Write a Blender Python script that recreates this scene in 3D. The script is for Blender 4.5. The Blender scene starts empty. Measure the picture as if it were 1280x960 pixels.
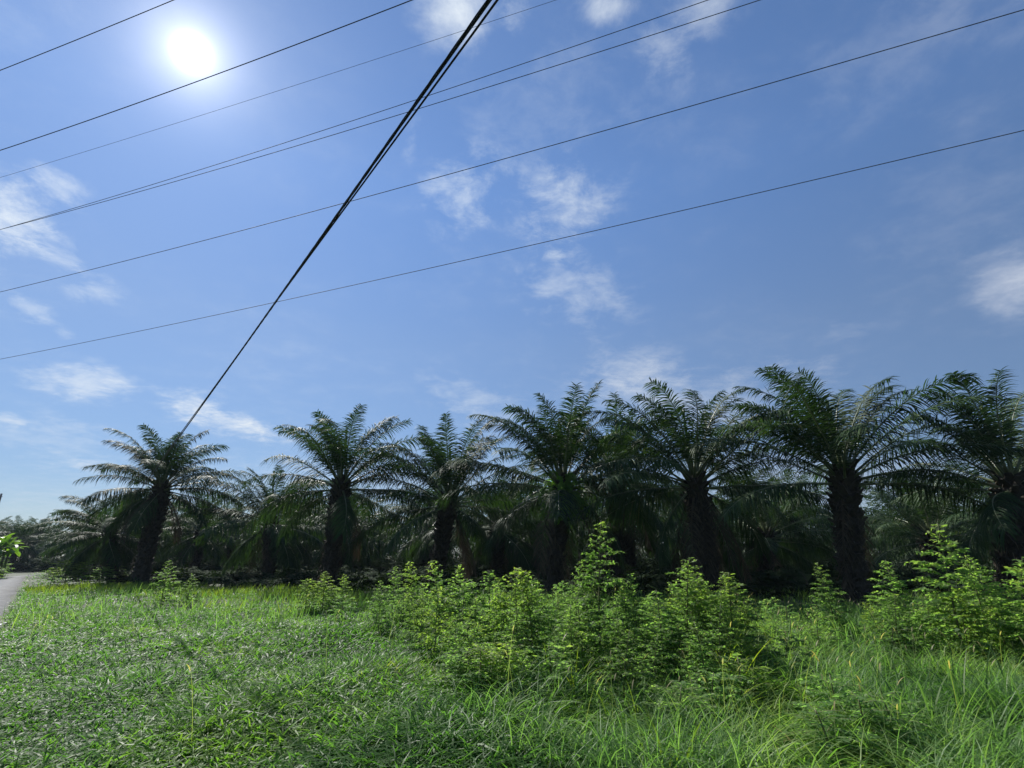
import bpy, math
import numpy as np
from mathutils import Vector

rng = np.random.default_rng(7)
sc = bpy.context.scene
COL = sc.collection
R = math.radians

# ------------------------------------------------------------------ camera
EYE = 1.6
FOC = 660.0                      # focal length in photo pixels (1280 wide)
HOR = 702.0                      # horizon row
PITCH = math.atan((HOR - 480) / FOC)
cp, sp = math.cos(PITCH), math.sin(PITCH)
cam_d = bpy.data.cameras.new('camera')
cam_d.sensor_width = 36
cam_d.lens = 36 * FOC / 1280
cam_d.clip_start = .05
cam_d.clip_end = 6000
cam = bpy.data.objects.new('camera', cam_d)
cam.location = (0, 0, EYE)
cam.rotation_euler = (R(90) + PITCH, 0, 0)
COL.objects.link(cam)
sc.camera = cam


def ray(px, py):
    x, y = (px - 640) / FOC, (480 - py) / FOC
    return np.array([x, cp - y * sp, sp + y * cp])


def at(px, py, Y):
    d = ray(px, py)
    return np.array([0, 0, EYE]) + d * (Y / d[1])


def at_z(px, py, z):
    d = ray(px, py)
    return np.array([0, 0, EYE]) + d * ((z - EYE) / d[2])


def x_at(px, Y, z=0.0):
    dep = Y * cp + (z - EYE) * sp
    return (px - 640) / FOC * dep


SUN = ray(240, 66)
SUN = SUN / np.linalg.norm(SUN)
SUN_EL = math.asin(SUN[2])
SUN_AZ = math.atan2(SUN[0], SUN[1])      # from +Y towards +X

# ------------------------------------------------------------------ terrain
ROAD_P = np.array([-11.9, 13.2])         # a point on the road's right edge
ROAD_D = np.array([-0.6512, 0.7589])
ROAD_W = 1.9


def sstep(a, b, x):
    t = np.clip((x - a) / (b - a), 0, 1)
    return t * t * (3 - 2 * t)


def road_off(x, y):
    """signed distance right of the road's right edge"""
    return (x - ROAD_P[0]) * ROAD_D[1] - (y - ROAD_P[1]) * ROAD_D[0]


def terrain(x, y):
    x = np.asarray(x, float); y = np.asarray(y, float)
    o = road_off(x, y)
    right = sstep(.7, 4.0, o)
    far = sstep(9, 30, y) * .16
    und = .05 * np.sin(x * .9 + .4 * y) + .05 * np.sin(y * .8 - .5 * x + 1.3) + .04 * np.sin(x * .37 + 2) \
        + .03 * np.sin(2.1 * x - .7 * y) + .03 * np.sin(1.7 * y + 1.1 * x + 4)
    fade = 1 - sstep(120, 220, np.hypot(x, y))
    left = sstep(.6, 3.0, -o - ROAD_W) * .10
    return ((far + und) * right + left) * fade


EDGE_P = np.array([10.0, 19.0]); EDGE_D = np.array([-.93, .37]); EDGE_D /= np.linalg.norm(EDGE_D)


def beyond(x, y):
    """metres past the foot of the front palms, into the plantation (the far side of the lane does not count)"""
    d = (x - EDGE_P[0]) * EDGE_D[1] - (y - EDGE_P[1]) * EDGE_D[0]
    return np.where(road_off(x, y) < 3.5, -9.0, d)


# ------------------------------------------------------------------ mesh builder
class MB:
    def __init__(self):
        self.v, self.q, self.t, self.qm, self.tm, self.r, self.n = [], [], [], [], [], [], 0
        self.flat = False

    def add(self, v, q=None, t=None, m=0, r=None):
        v = np.asarray(v, np.float32).reshape(-1, 3)
        self.v.append(v)
        self.r.append(np.full(len(v), .5, np.float32) if r is None else np.asarray(r, np.float32))
        if q is not None and len(q):
            q = np.asarray(q, np.int64).reshape(-1, 4) + self.n
            self.q.append(q); self.qm.append(np.full(len(q), m, np.int32))
        if t is not None and len(t):
            t = np.asarray(t, np.int64).reshape(-1, 3) + self.n
            self.t.append(t); self.tm.append(np.full(len(t), m, np.int32))
        self.n += len(v)

    def strips(self, P, D, S, L, W, B, nseg, prof, m=0, r=None):
        """N ribbon leaves: start P, direction D, side S, length L, width W, bend B (times L t^2)"""
        N = len(P)
        tt = np.linspace(0, 1, nseg + 1)
        L = np.broadcast_to(L, (N,)); W = np.broadcast_to(W, (N,))
        pos = P[:, None] + D[:, None] * (L[:, None] * tt)[..., None] + B[:, None] * (L[:, None] * tt ** 2)[..., None]
        k = 2 * nseg + 1
        V = np.empty((N, k, 3), np.float32)
        for i in range(nseg):
            h = S * (W * prof[i] * .5)[:, None]
            V[:, 2 * i] = pos[:, i] - h
            V[:, 2 * i + 1] = pos[:, i] + h
        V[:, -1] = pos[:, -1]
        base = (np.arange(N) * k)[:, None]
        q = [base + np.array([[2 * i, 2 * i + 1, 2 * i + 3, 2 * i + 2]]) for i in range(nseg - 1)]
        q = np.concatenate(q) if q else None
        t = base + np.array([[2 * nseg - 2, 2 * nseg - 1, 2 * nseg]])
        rr = None if r is None else np.repeat(r, k)
        self.add(V, q, t, m, rr)

    def tube(self, pts, rad, sides=6, m=0, r=.5, cap=True):
        pts = np.asarray(pts, float); n = len(pts)
        rad = np.broadcast_to(rad, (n,))
        tan = np.gradient(pts, axis=0)
        tan /= np.linalg.norm(tan, axis=1)[:, None] + 1e-9
        ref = np.array([0, 0, 1.0]) if abs(tan[:, 2]).mean() < .8 else np.array([1.0, 0, 0])
        u = np.cross(tan, ref); u /= np.linalg.norm(u, axis=1)[:, None] + 1e-9
        w = np.cross(u, tan)
        a = np.arange(sides) / sides * 2 * np.pi
        V = pts[:, None] + (u[:, None] * np.cos(a)[None, :, None] + w[:, None] * np.sin(a)[None, :, None]) * rad[:, None, None]
        q = []
        for i in range(n - 1):
            for j in range(sides):
                j2 = (j + 1) % sides
                q.append((i * sides + j, i * sides + j2, (i + 1) * sides + j2, (i + 1) * sides + j))
        V = V.reshape(-1, 3); t = []
        if cap:
            V = np.vstack([V, pts[:1], pts[-1:]])
            c0, c1 = n * sides, n * sides + 1
            for j in range(sides):
                j2 = (j + 1) % sides
                t.append((c0, j2, j)); t.append((c1, (n - 1) * sides + j, (n - 1) * sides + j2))
        self.add(V, q, t, m, np.full(len(V), r))

    def hexa(self, C, m=0, r=None):
        """C: (N,8,3) corners, 0-3 bottom loop, 4-7 top loop"""
        N = len(C)
        f = np.array([[0, 3, 2, 1], [4, 5, 6, 7], [0, 1, 5, 4], [1, 2, 6, 5], [2, 3, 7, 6], [3, 0, 4, 7]])
        q = (np.arange(N) * 8)[:, None, None] + f[None]
        self.add(C, q.reshape(-1, 4), None, m, None if r is None else np.repeat(r, 8))

    def mesh(self, name, mats, smooth=True):
        me = bpy.data.meshes.new(name)
        V = np.concatenate(self.v)
        q = np.concatenate(self.q) if self.q else np.zeros((0, 4), np.int64)
        t = np.concatenate(self.t) if self.t else np.zeros((0, 3), np.int64)
        me.vertices.add(len(V)); me.vertices.foreach_set('co', V.ravel())
        nl = q.size + t.size
        me.loops.add(nl); me.loops.foreach_set('vertex_index', np.concatenate([q.ravel(), t.ravel()]).astype(np.int32))
        npol = len(q) + len(t)
        me.polygons.add(npol)
        st = np.concatenate([np.arange(len(q)) * 4, q.size + np.arange(len(t)) * 3]).astype(np.int32)
        me.polygons.foreach_set('loop_start', st)
        mi = np.concatenate([*(self.qm or []), *(self.tm or [])]).astype(np.int32)
        me.polygons.foreach_set('material_index', mi)
        me.polygons.foreach_set('use_smooth', np.full(npol, smooth))
        a = me.attributes.new('rnd', 'FLOAT', 'POINT')
        a.data.foreach_set('value', np.concatenate(self.r).astype(np.float32))
        for mm in mats: me.materials.append(mm)
        me.update(calc_edges=True)
        return me


def link(name, me, parent=None, loc=None, rz=0.0):
    o = bpy.data.objects.new(name, me)
    COL.objects.link(o)
    if parent is not None: o.parent = parent
    if loc is not None: o.location = loc
    if rz: o.rotation_euler = (0, 0, rz)
    return o


def tag(o, label=None, cat=None, group=None, kind=None):
    if label: o['label'] = label
    if cat: o['category'] = cat
    if group: o['group'] = group
    if kind: o['kind'] = kind
    return o


# ------------------------------------------------------------------ materials
def new_mat(name):
    m = bpy.data.materials.new(name); m.use_nodes = True
    nt = m.node_tree
    for n in list(nt.nodes): nt.nodes.remove(n)
    out = nt.nodes.new('ShaderNodeOutputMaterial')
    return m, nt, out


def ramp(nt, stops):
    n = nt.nodes.new('ShaderNodeValToRGB')
    cr = n.color_ramp
    while len(cr.elements) < len(stops): cr.elements.new(.5)
    for e, (p, c) in zip(cr.elements, stops):
        e.position = p; e.color = (*c, 1)
    return n


def leaf_mat(name, stops, trans, tfac=.35, rough=.4, spec=.5, scale=0.0):
    """stops: colours picked per leaf by its own random number; trans multiplies colour for light passing through"""
    m, nt, out = new_mat(name)
    at_ = nt.nodes.new('ShaderNodeAttribute'); at_.attribute_name = 'rnd'
    rp = ramp(nt, stops)
    oi = nt.nodes.new('ShaderNodeObjectInfo')
    hs = nt.nodes.new('ShaderNodeHueSaturation')
    mr = nt.nodes.new('ShaderNodeMapRange'); mr.inputs['To Min'].default_value = .8; mr.inputs['To Max'].default_value = 1.2
    nt.links.new(oi.outputs['Random'], mr.inputs['Value'])
    nt.links.new(at_.outputs['Fac'], rp.inputs['Fac'])
    nt.links.new(rp.outputs['Color'], hs.inputs['Color'])
    nt.links.new(mr.outputs['Result'], hs.inputs['Value'])
    col = hs.outputs['Color']
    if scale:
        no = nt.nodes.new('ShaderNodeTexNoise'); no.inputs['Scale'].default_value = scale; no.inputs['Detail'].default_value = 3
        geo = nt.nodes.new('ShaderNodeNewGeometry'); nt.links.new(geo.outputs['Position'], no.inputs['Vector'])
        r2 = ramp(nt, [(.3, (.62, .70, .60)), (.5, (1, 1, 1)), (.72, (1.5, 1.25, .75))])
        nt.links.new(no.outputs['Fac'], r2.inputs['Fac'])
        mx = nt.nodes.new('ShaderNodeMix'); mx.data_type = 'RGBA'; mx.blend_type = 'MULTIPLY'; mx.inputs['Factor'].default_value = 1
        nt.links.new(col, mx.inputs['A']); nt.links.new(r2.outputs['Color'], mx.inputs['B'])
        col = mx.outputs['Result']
    pb = nt.nodes.new('ShaderNodeBsdfPrincipled')
    pb.inputs['Roughness'].default_value = rough
    pb.inputs['Specular IOR Level'].default_value = spec
    nt.links.new(col, pb.inputs['Base Color'])
    tr = nt.nodes.new('ShaderNodeBsdfTranslucent')
    tm = nt.nodes.new('ShaderNodeMix'); tm.data_type = 'RGBA'; tm.blend_type = 'MULTIPLY'; tm.inputs['Factor'].default_value = 1
    nt.links.new(col, tm.inputs['A']); tm.inputs['B'].default_value = (*trans, 1)
    nt.links.new(tm.outputs['Result'], tr.inputs['Color'])
    ms = nt.nodes.new('ShaderNodeMixShader'); ms.inputs['Fac'].default_value = tfac
    nt.links.new(pb.outputs['BSDF'], ms.inputs[1]); nt.links.new(tr.outputs['BSDF'], ms.inputs[2])
    nt.links.new(ms.outputs['Shader'], out.inputs['Surface'])
    return m


def noise_mat(name, stops, scale, detail=6, rough=.85, bump=.0, bscale=None, stretch=(1, 1, 1), spec=.3):
    m, nt, out = new_mat(name)
    tc = nt.nodes.new('ShaderNodeTexCoord')
    mp = nt.nodes.new('ShaderNodeMapping'); mp.inputs['Scale'].default_value = stretch
    nt.links.new(tc.outputs['Object'], mp.inputs['Vector'])
    no = nt.nodes.new('ShaderNodeTexNoise'); no.inputs['Scale'].default_value = scale; no.inputs['Detail'].default_value = detail
    nt.links.new(mp.outputs['Vector'], no.inputs['Vector'])
    rp = ramp(nt, stops); nt.links.new(no.outputs['Fac'], rp.inputs['Fac'])
    pb = nt.nodes.new('ShaderNodeBsdfPrincipled')
    pb.inputs['Roughness'].default_value = rough; pb.inputs['Specular IOR Level'].default_value = spec
    nt.links.new(rp.outputs['Color'], pb.inputs['Base Color'])
    if bump:
        n2 = nt.nodes.new('ShaderNodeTexNoise'); n2.inputs['Scale'].default_value = bscale or scale * 4; n2.inputs['Detail'].default_value = 5
        nt.links.new(mp.outputs['Vector'], n2.inputs['Vector'])
        bp = nt.nodes.new('ShaderNodeBump'); bp.inputs['Strength'].default_value = bump; bp.inputs['Distance'].default_value = .03
        nt.links.new(n2.outputs['Fac'], bp.inputs['Height']); nt.links.new(bp.outputs['Normal'], pb.inputs['Normal'])
    nt.links.new(pb.outputs['BSDF'], out.inputs['Surface'])
    return m


M_PALM = leaf_mat('palm_leaflet', [(0, (.022, .046, .020)), (.6, (.034, .064, .024)), (.9, (.05, .085, .03)), (1, (.10, .10, .04))],
                  (1.5, 1.8, .7), .18, .62, .13)
M_RACHIS = noise_mat('palm_rachis', [(.3, (.07, .10, .04)), (.7, (.15, .17, .08))], 4, rough=.4, spec=.5)
M_DEAD = leaf_mat('dead_leaflet', [(0, (.04, .032, .022)), (1, (.10, .08, .052))], (1, .9, .7), .15, .8, .2)
M_TRUNK = noise_mat('palm_trunk', [(.3, (.018, .016, .012)), (.55, (.042, .036, .028)), (.75, (.075, .066, .054))], 7, bump=.8, bscale=22)
M_BOOT = noise_mat('palm_leaf_base', [(.3, (.018, .016, .012)), (.6, (.05, .042, .03)), (.8, (.04, .046, .022))], 5, bump=.5)
M_FERN = leaf_mat('fern', [(0, (.12, .24, .05)), (1, (.18, .30, .06))], (1.5, 1.6, .7), .62, .6, .2)
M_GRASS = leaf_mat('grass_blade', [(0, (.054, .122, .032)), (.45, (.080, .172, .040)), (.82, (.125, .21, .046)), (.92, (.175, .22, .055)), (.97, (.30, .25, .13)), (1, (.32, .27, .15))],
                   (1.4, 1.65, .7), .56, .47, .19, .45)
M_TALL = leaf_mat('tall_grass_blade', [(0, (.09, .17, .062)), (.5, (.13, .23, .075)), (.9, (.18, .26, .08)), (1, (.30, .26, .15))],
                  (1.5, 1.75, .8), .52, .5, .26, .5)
M_LIME = leaf_mat('lime_grass_blade', [(0, (.12, .19, .035)), (.8, (.17, .235, .045)), (1, (.26, .24, .08))], (1.4, 1.55, .5), .5, .5, .25, .4)  # lime blades; on the strip by the palms the colour includes backlit sunlight
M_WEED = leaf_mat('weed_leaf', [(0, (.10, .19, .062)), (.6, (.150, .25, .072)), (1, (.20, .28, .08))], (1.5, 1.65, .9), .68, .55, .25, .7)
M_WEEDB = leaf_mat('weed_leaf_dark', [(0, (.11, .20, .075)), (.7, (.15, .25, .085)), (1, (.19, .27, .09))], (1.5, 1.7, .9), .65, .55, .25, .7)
M_STEM = noise_mat('weed_stem', [(.3, (.07, .09, .03)), (.7, (.13, .12, .05))], 8, rough=.6)
M_BANANA = leaf_mat('banana_leaf', [(0, (.06, .13, .025)), (1, (.12, .20, .035))], (1.6, 1.8, .5), .45, .35, .5)
M_PSEUDO = noise_mat('banana_stem', [(.3, (.08, .10, .04)), (.7, (.16, .15, .07))], 3, stretch=(4, 4, 1), rough=.6)
M_GROUND = noise_mat('ground_soil', [(.3, (.018, .028, .010)), (.5, (.030, .045, .016)), (.7, (.055, .055, .028))], 1.7, detail=10, bump=.6, bscale=30)
M_ROAD = noise_mat('asphalt_road', [(.28, (.12, .12, .121)), (.5, (.18, .18, .18)), (.72, (.24, .238, .235))], 2.2, detail=12, bump=.25, bscale=90, rough=.9, spec=.12)
M_CABLE = noise_mat('cable_jacket', [(.3, (.008, .008, .010)), (.7, (.02, .02, .023))], 30, rough=.5, spec=.3)
M_WIRE = noise_mat('bare_conductor', [(.3, (.05, .054, .062)), (.7, (.10, .105, .115))], 30, rough=.75, spec=.15)
M_POLE = noise_mat('pole_concrete', [(.3, (.12, .115, .105)), (.7, (.2, .195, .18))], 6, rough=.85, bump=.2)
M_LITTER = noise_mat('white_paper', [(.3, (.7, .7, .7)), (.7, (.82, .82, .82))], 4, rough=.5)
M_UNDER = leaf_mat('undergrowth_leaf_shade', [(0, (.014, .028, .012)), (1, (.026, .045, .018))], (1.4, 1.6, .7), .12, .85, .05)  # leaf colour darkened to hold the shade under the canopy
M_PUNK = noise_mat('shade_dark_undergrowth', [(.3, (.01, .015, .006)), (.7, (.025, .035, .012))], 3)  # stems, same canopy shade put into the colour

# ------------------------------------------------------------------ ground and road
gx = np.unique(np.concatenate([-np.geomspace(70, 700, 16), np.arange(-70, 70.1, .7), np.geomspace(70, 700, 16)]).round(3))
gy = np.unique(np.concatenate([-np.geomspace(12, 500, 14), np.arange(-12, 70.1, .7), np.geomspace(70, 900, 18)]).round(3))
X, Y = np.meshgrid(gx, gy)
Z = terrain(X, Y)
b = MB()
ny, nx = X.shape
idx = np.arange(nx * ny).reshape(ny, nx)
b.add(np.stack([X, Y, Z], -1).reshape(-1, 3), np.stack([idx[:-1, :-1], idx[:-1, 1:], idx[1:, 1:], idx[1:, :-1]], -1).reshape(-1, 4))
tag(link('ground', b.mesh('ground', [M_GROUND])), 'dark soil under the grass verge and the plantation', kind='structure')

b = MB()
n = 40
s_ = np.linspace(-45, 92, n)
cx = ROAD_P[None] + ROAD_D[None] * s_[:, None]
bend = np.clip(s_ - 60, 0, None) ** 2 * .012                  # bends to the right behind the palms
nrm = np.array([ROAD_D[1], -ROAD_D[0]])
cx = cx + nrm[None] * bend[:, None]
wob = .10 * np.sin(s_ * .9) + .06 * np.sin(s_ * 2.3 + 1)
pr = cx + nrm * wob[:, None]
pl = cx - nrm * (ROAD_W + .08 * np.sin(s_ * 1.3))[:, None]
z0 = np.full(n, .02)
rows = np.stack([np.c_[pl, z0 - .06], np.c_[pl, z0], np.c_[(pl + pr) / 2, z0 + .03], np.c_[pr, z0], np.c_[pr, z0 - .06]], 1)
idx = np.arange(n * 5).reshape(n, 5)
b.add(rows.reshape(-1, 3), np.stack([idx[:-1, :-1], idx[:-1, 1:], idx[1:, 1:], idx[1:, :-1]], -1).reshape(-1, 4))
tag(link('road', b.mesh('road', [M_ROAD])), 'narrow pale grey asphalt lane', kind='structure')

# ------------------------------------------------------------------ oil palms
UP = np.array([0, 0, 1.0])
PROF4 = [.55, 1.0, .8]


def frond(b, L, th0, th1, seed, lmax=.98, npair=92, lean=0.0, m_leaf=0, m_stem=1, rotz=0.0, origin=(0, 0, 0), scale=1.0, droop=.35, wid=.044, nseg=3, power=1.25):
    g = np.random.default_rng(seed)
    n = 15
    s = np.linspace(0, 1, n)
    ang = R(th0) - (R(th0) - R(th1)) * s ** power
    ds = L / (n - 1)
    x = np.concatenate([[0], np.cumsum(np.cos((ang[1:] + ang[:-1]) / 2) * ds)])
    z = np.concatenate([[0], np.cumsum(np.sin((ang[1:] + ang[:-1]) / 2) * ds)])
    yb = lean * s ** 2 * L + .04 * L * np.sin(s * 3 + g.uniform(0, 6)) * s
    pts = np.stack([x, yb, z], -1)
    sl = np.linspace(.16, .995, npair)
    N = npair
    P = np.stack([np.interp(sl, s, pts[:, k]) for k in range(3)], -1)
    T = np.stack([np.interp(sl, s, np.gradient(pts[:, k], s)) for k in range(3)], -1)
    T /= np.linalg.norm(T, axis=1)[:, None]
    side0 = np.cross(T, UP); side0 /= np.linalg.norm(side0, axis=1)[:, None] + 1e-9
    nor = np.cross(side0, T)
    # twist of the blade along the frond
    tw = g.uniform(-.5, .5) * sl + g.uniform(-.25, .25)
    side = side0 * np.cos(tw)[:, None] + nor * np.sin(tw)[:, None]
    nor = np.cross(side, T)
    prof = np.clip(np.minimum(1, (sl - .10) / .22) ** .8, .12, 1) * (1 - .62 * np.clip((sl - .5) / .5, 0, 1) ** 1.4)
    allP, allD, allS, allL, allB = [], [], [], [], []
    for sg in (-1, 1):
        a = R(74) - R(28) * sl + g.normal(0, .10, N)
        el = np.where(np.arange(N) % 2 == 0, .34, -.02) + g.normal(0, .10, N)
        D = T * np.cos(a)[:, None] + (sg * side * np.cos(el)[:, None] + nor * np.sin(el)[:, None]) * np.sin(a)[:, None]
        LL = lmax * prof * g.uniform(.84, 1.08, N)
        keep = g.random(N) > .06
        Sd = np.cross(D, nor + .25 * g.normal(0, 1, (N, 3))); Sd /= np.linalg.norm(Sd, axis=1)[:, None] + 1e-9
        B = np.zeros((N, 3)); B[:, 2] = -droop * g.uniform(.5, 1.5, N)
        allP.append(P[keep]); allD.append(D[keep]); allS.append(Sd[keep]); allL.append(LL[keep]); allB.append(B[keep])
    P = np.concatenate(allP); D = np.concatenate(allD); S = np.concatenate(allS); LL = np.concatenate(allL); B = np.concatenate(allB)
    c, s2 = math.cos(rotz), math.sin(rotz)
    Rm = np.array([[c, -s2, 0], [s2, c, 0], [0, 0, 1]]).T * 1.0
    o = np.asarray(origin, float)
    b.strips((P * scale) @ Rm + o, D @ Rm, S @ Rm, LL * scale, wid * scale * g.uniform(.8, 1.2, len(P)), B @ Rm, nseg, PROF4[:nseg],
             m_leaf, g.random(len(P)) * .92 + (g.random() - .5) * .12)
    rad = np.interp(s, [0, .06, .2, .6, 1], [.085, .055, .035, .02, .006]) * scale
    b.tube((pts * scale) @ Rm + o, rad, 5, m_stem)


CLASSES = {   # base elevation, tip elevation, length
    'young': [(83, 30, 3.9, .5), (77, 22, 4.1, .5), (70, 12, 4.3, .5)],
    'upper': [(63, 4, 4.6, .52), (56, -6, 4.8, .55), (47, -14, 4.9, .55)],
    'mid': [(38, -18, 5.2, .6), (29, -26, 5.3, .65), (20, -32, 5.4, .7)],
    'low': [(12, -36, 5.2, .75), (3, -44, 5.0, .8), (-7, -54, 4.7, .9)],
    'old': [(-22, -74, 3.9, .95), (-36, -80, 3.6, .95)],
}
FROND = {}
k = 0
for cl, vs in CLASSES.items():
    FROND[cl] = []
    for (t0, t1, L, dr) in vs:
        for rep in range(2):
            k += 1
            b = MB()
            frond(b, L * (1 + .06 * (rep - .5)), t0, t1, 100 + k, lean=.10 * (-1) ** rep, droop=dr, power=1.9 + .7 * rep)
            FROND[cl].append(b.mesh('frond_' + cl, [M_PALM, M_RACHIS]))
DEAD = []
for k, (t0, t1) in enumerate([(-55, -88), (-66, -89), (-46, -86)]):
    b = MB(); frond(b, 3.6, t0, t1, 300 + k, lmax=.6, npair=44, droop=.9, wid=.035)
    DEAD.append(b.mesh('dead_frond', [M_DEAD, M_DEAD]))
b = MB()
b.tube([(0, 0, 0), (.02, .01, 1.2), (.05, .02, 2.4), (.10, .03, 3.6)], [.05, .04, .03, .008], 6, 1)
g = np.random.default_rng(5)
P = np.stack([np.linspace(0, .08, 60), np.zeros(60), np.linspace(.8, 3.3, 60)], -1)
D = np.c_[g.normal(0, .10, (60, 2)), np.ones(60)]
b.strips(P, D, np.c_[g.normal(0, 1, (60, 2)), np.zeros(60)], .55, .035, np.zeros((60, 3)), 3, PROF4, 0, g.random(60))
SPEAR = b.mesh('spear_leaf', [M_PALM, M_RACHIS])


def trunk_mesh(H, dx, dy, seed, girth=1.0):
    """leaning trunk from (0,0,-.3) to (dx,dy,H) with old leaf bases spiralling up it"""
    g = np.random.default_rng(seed)
    b = MB()
    n = 12
    s = np.linspace(0, 1, n)
    ctr = np.stack([dx * s ** 1.1, dy * s, -.3 + (H + .3) * s], -1)
    rad = np.interp(s, [0, .06, .25, .8, 1], [.48, .38, .30, .36, .25]) * girth
    b.tube(ctr, rad, 14, 0)
    nb = int(34 * H)
    i = np.arange(nb)
    sb = .06 + .94 * (i + .5) / nb
    sb = np.clip(sb + g.normal(0, .01, nb), .05, 1.0)
    az = i * 2.39996 + g.normal(0, .12, nb)
    keep = g.random(nb) < np.interp(sb, [0, .3, .6], [.55, .8, 1])
    sb, az = sb[keep], az[keep]; nb = len(sb)
    c0 = np.stack([np.interp(sb, s, ctr[:, q]) for q in range(3)], -1)
    rr = np.interp(sb, s, rad)
    out = np.stack([np.cos(az), np.sin(az), 0 * az], -1)
    tg = np.stack([-np.sin(az), np.cos(az), 0 * az], -1)
    ln = g.uniform(.16, .34, nb) * np.interp(sb, [0, .5, 1], [.55, .9, 1.5])
    tilt = g.uniform(.45, .95, nb)
    d = out * np.sin(tilt)[:, None] + UP * np.cos(tilt)[:, None]
    th = np.cross(tg, d)
    p0 = c0 + out * (rr * .82)[:, None]
    p1 = c0 + out * (rr * .98)[:, None] + d * ln[:, None]
    w0, w1 = g.uniform(.12, .17, nb)[:, None], g.uniform(.05, .09, nb)[:, None]
    h0, h1 = .07, .025
    C = np.stack([p0 - tg * w0 - th * h0, p0 + tg * w0 - th * h0, p0 + tg * w0 + th * h0, p0 - tg * w0 + th * h0,
                  p1 - tg * w1 - th * h1, p1 + tg * w1 - th * h1, p1 + tg * w1 + th * h1, p1 - tg * w1 + th * h1], 1)
    b.hexa(C, 1)
    # hanging fibre and loose dry strands
    nf = int(55 * H)
    az = g.uniform(0, 6.283, nf); sf = g.uniform(.15, 1, nf)
    c0 = np.stack([np.interp(sf, s, ctr[:, q]) for q in range(3)], -1)
    out = np.stack([np.cos(az), np.sin(az), 0 * az], -1)
    tg = np.stack([-np.sin(az), np.cos(az), 0 * az], -1)
    b.strips(c0 + out * (np.interp(sf, s, rad) + .05)[:, None], out * .8 + UP * g.uniform(-.3, .6, nf)[:, None], tg, g.uniform(.2, .5, nf), .03,
             np.c_[np.zeros((nf, 2)), -np.full(nf, 1.1)], 3, PROF4, 2, g.random(nf))
    return b.mesh('trunk', [M_TRUNK, M_BOOT, M_DEAD], smooth=False)


def palm(name, label, base, crown, seed, counts=(5, 10, 9, 8, 5), ndead=3, fern=False, group='oil palms along the front of the plantation', sc_=1.0, spread=0.0, drop=0):
    g = np.random.default_rng(seed)
    root = bpy.data.objects.new(name, None); COL.objects.link(root)
    root.location = base; root.empty_display_size = .5
    tag(root, label, 'palm tree', group)
    dx, dy, H = crown[0] - base[0], crown[1] - base[1], crown[2] - base[2]
    link('trunk', trunk_mesh(H, dx, dy, seed, 1.35 if seed == 40 else .92 + .2 * ((seed * 37) % 10) / 10), root)
    i = 0
    tot = sum(counts)
    off = g.uniform(0, 6.28)
    for cl, nc in zip(CLASSES, counts):
        for j in range(nc):
            az = off + i * 2.39996 + g.normal(0, .14); i += 1
            az -= .42 * math.sin(2 * az)              # the row is planted tight: fronds spread sideways into the light
            lvl = i / tot
            o = link('frond', FROND[cl][g.integers(len(FROND[cl]))], root)
            r0 = .10 + .16 * lvl
            o.location = (dx + math.cos(az) * r0, dy + math.sin(az) * r0, H + .25 - .75 * lvl)
            o.rotation_euler = (g.normal(0, .12), g.normal(0, .06), az)
            f = sc_ * g.uniform(.88, 1.1)
            o.scale = (f, f, f)
    o = link('spear_leaf', SPEAR, root, (dx, dy, H + .1)); o.scale = (sc_, sc_, sc_ * g.uniform(.6, .95)); o.rotation_euler = (g.normal(0, .06), g.normal(0, .06), g.uniform(0, 6))
    for j in range(ndead):
        az = g.uniform(0, 6.28)
        o = link('dead_frond', DEAD[g.integers(len(DEAD))], root, (dx * .95 + .25 * math.cos(az), dy * .95 + .25 * math.sin(az), H - .55), 0)
        o.rotation_euler = (0, 0, az); o.scale = (sc_,) * 3
    if fern:
        fb = MB()
        nf = 110
        for q in range(nf):
            az = g.uniform(-2.6, -.4); zz = g.uniform(H - 1.7, H + .1)
            p = np.array([dx * .97 + .42 * math.cos(az), dy * .97 + .42 * math.sin(az), zz])
            frond(fb, g.uniform(.6, 1.2), g.uniform(20, 60), -70, 900 + q, lmax=.17, npair=16, droop=.3, wid=.05, rotz=az, origin=p, nseg=2)
        link('fern_growth', fb.mesh('fern_growth', [M_FERN, M_FERN]), root)
    return root


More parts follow.
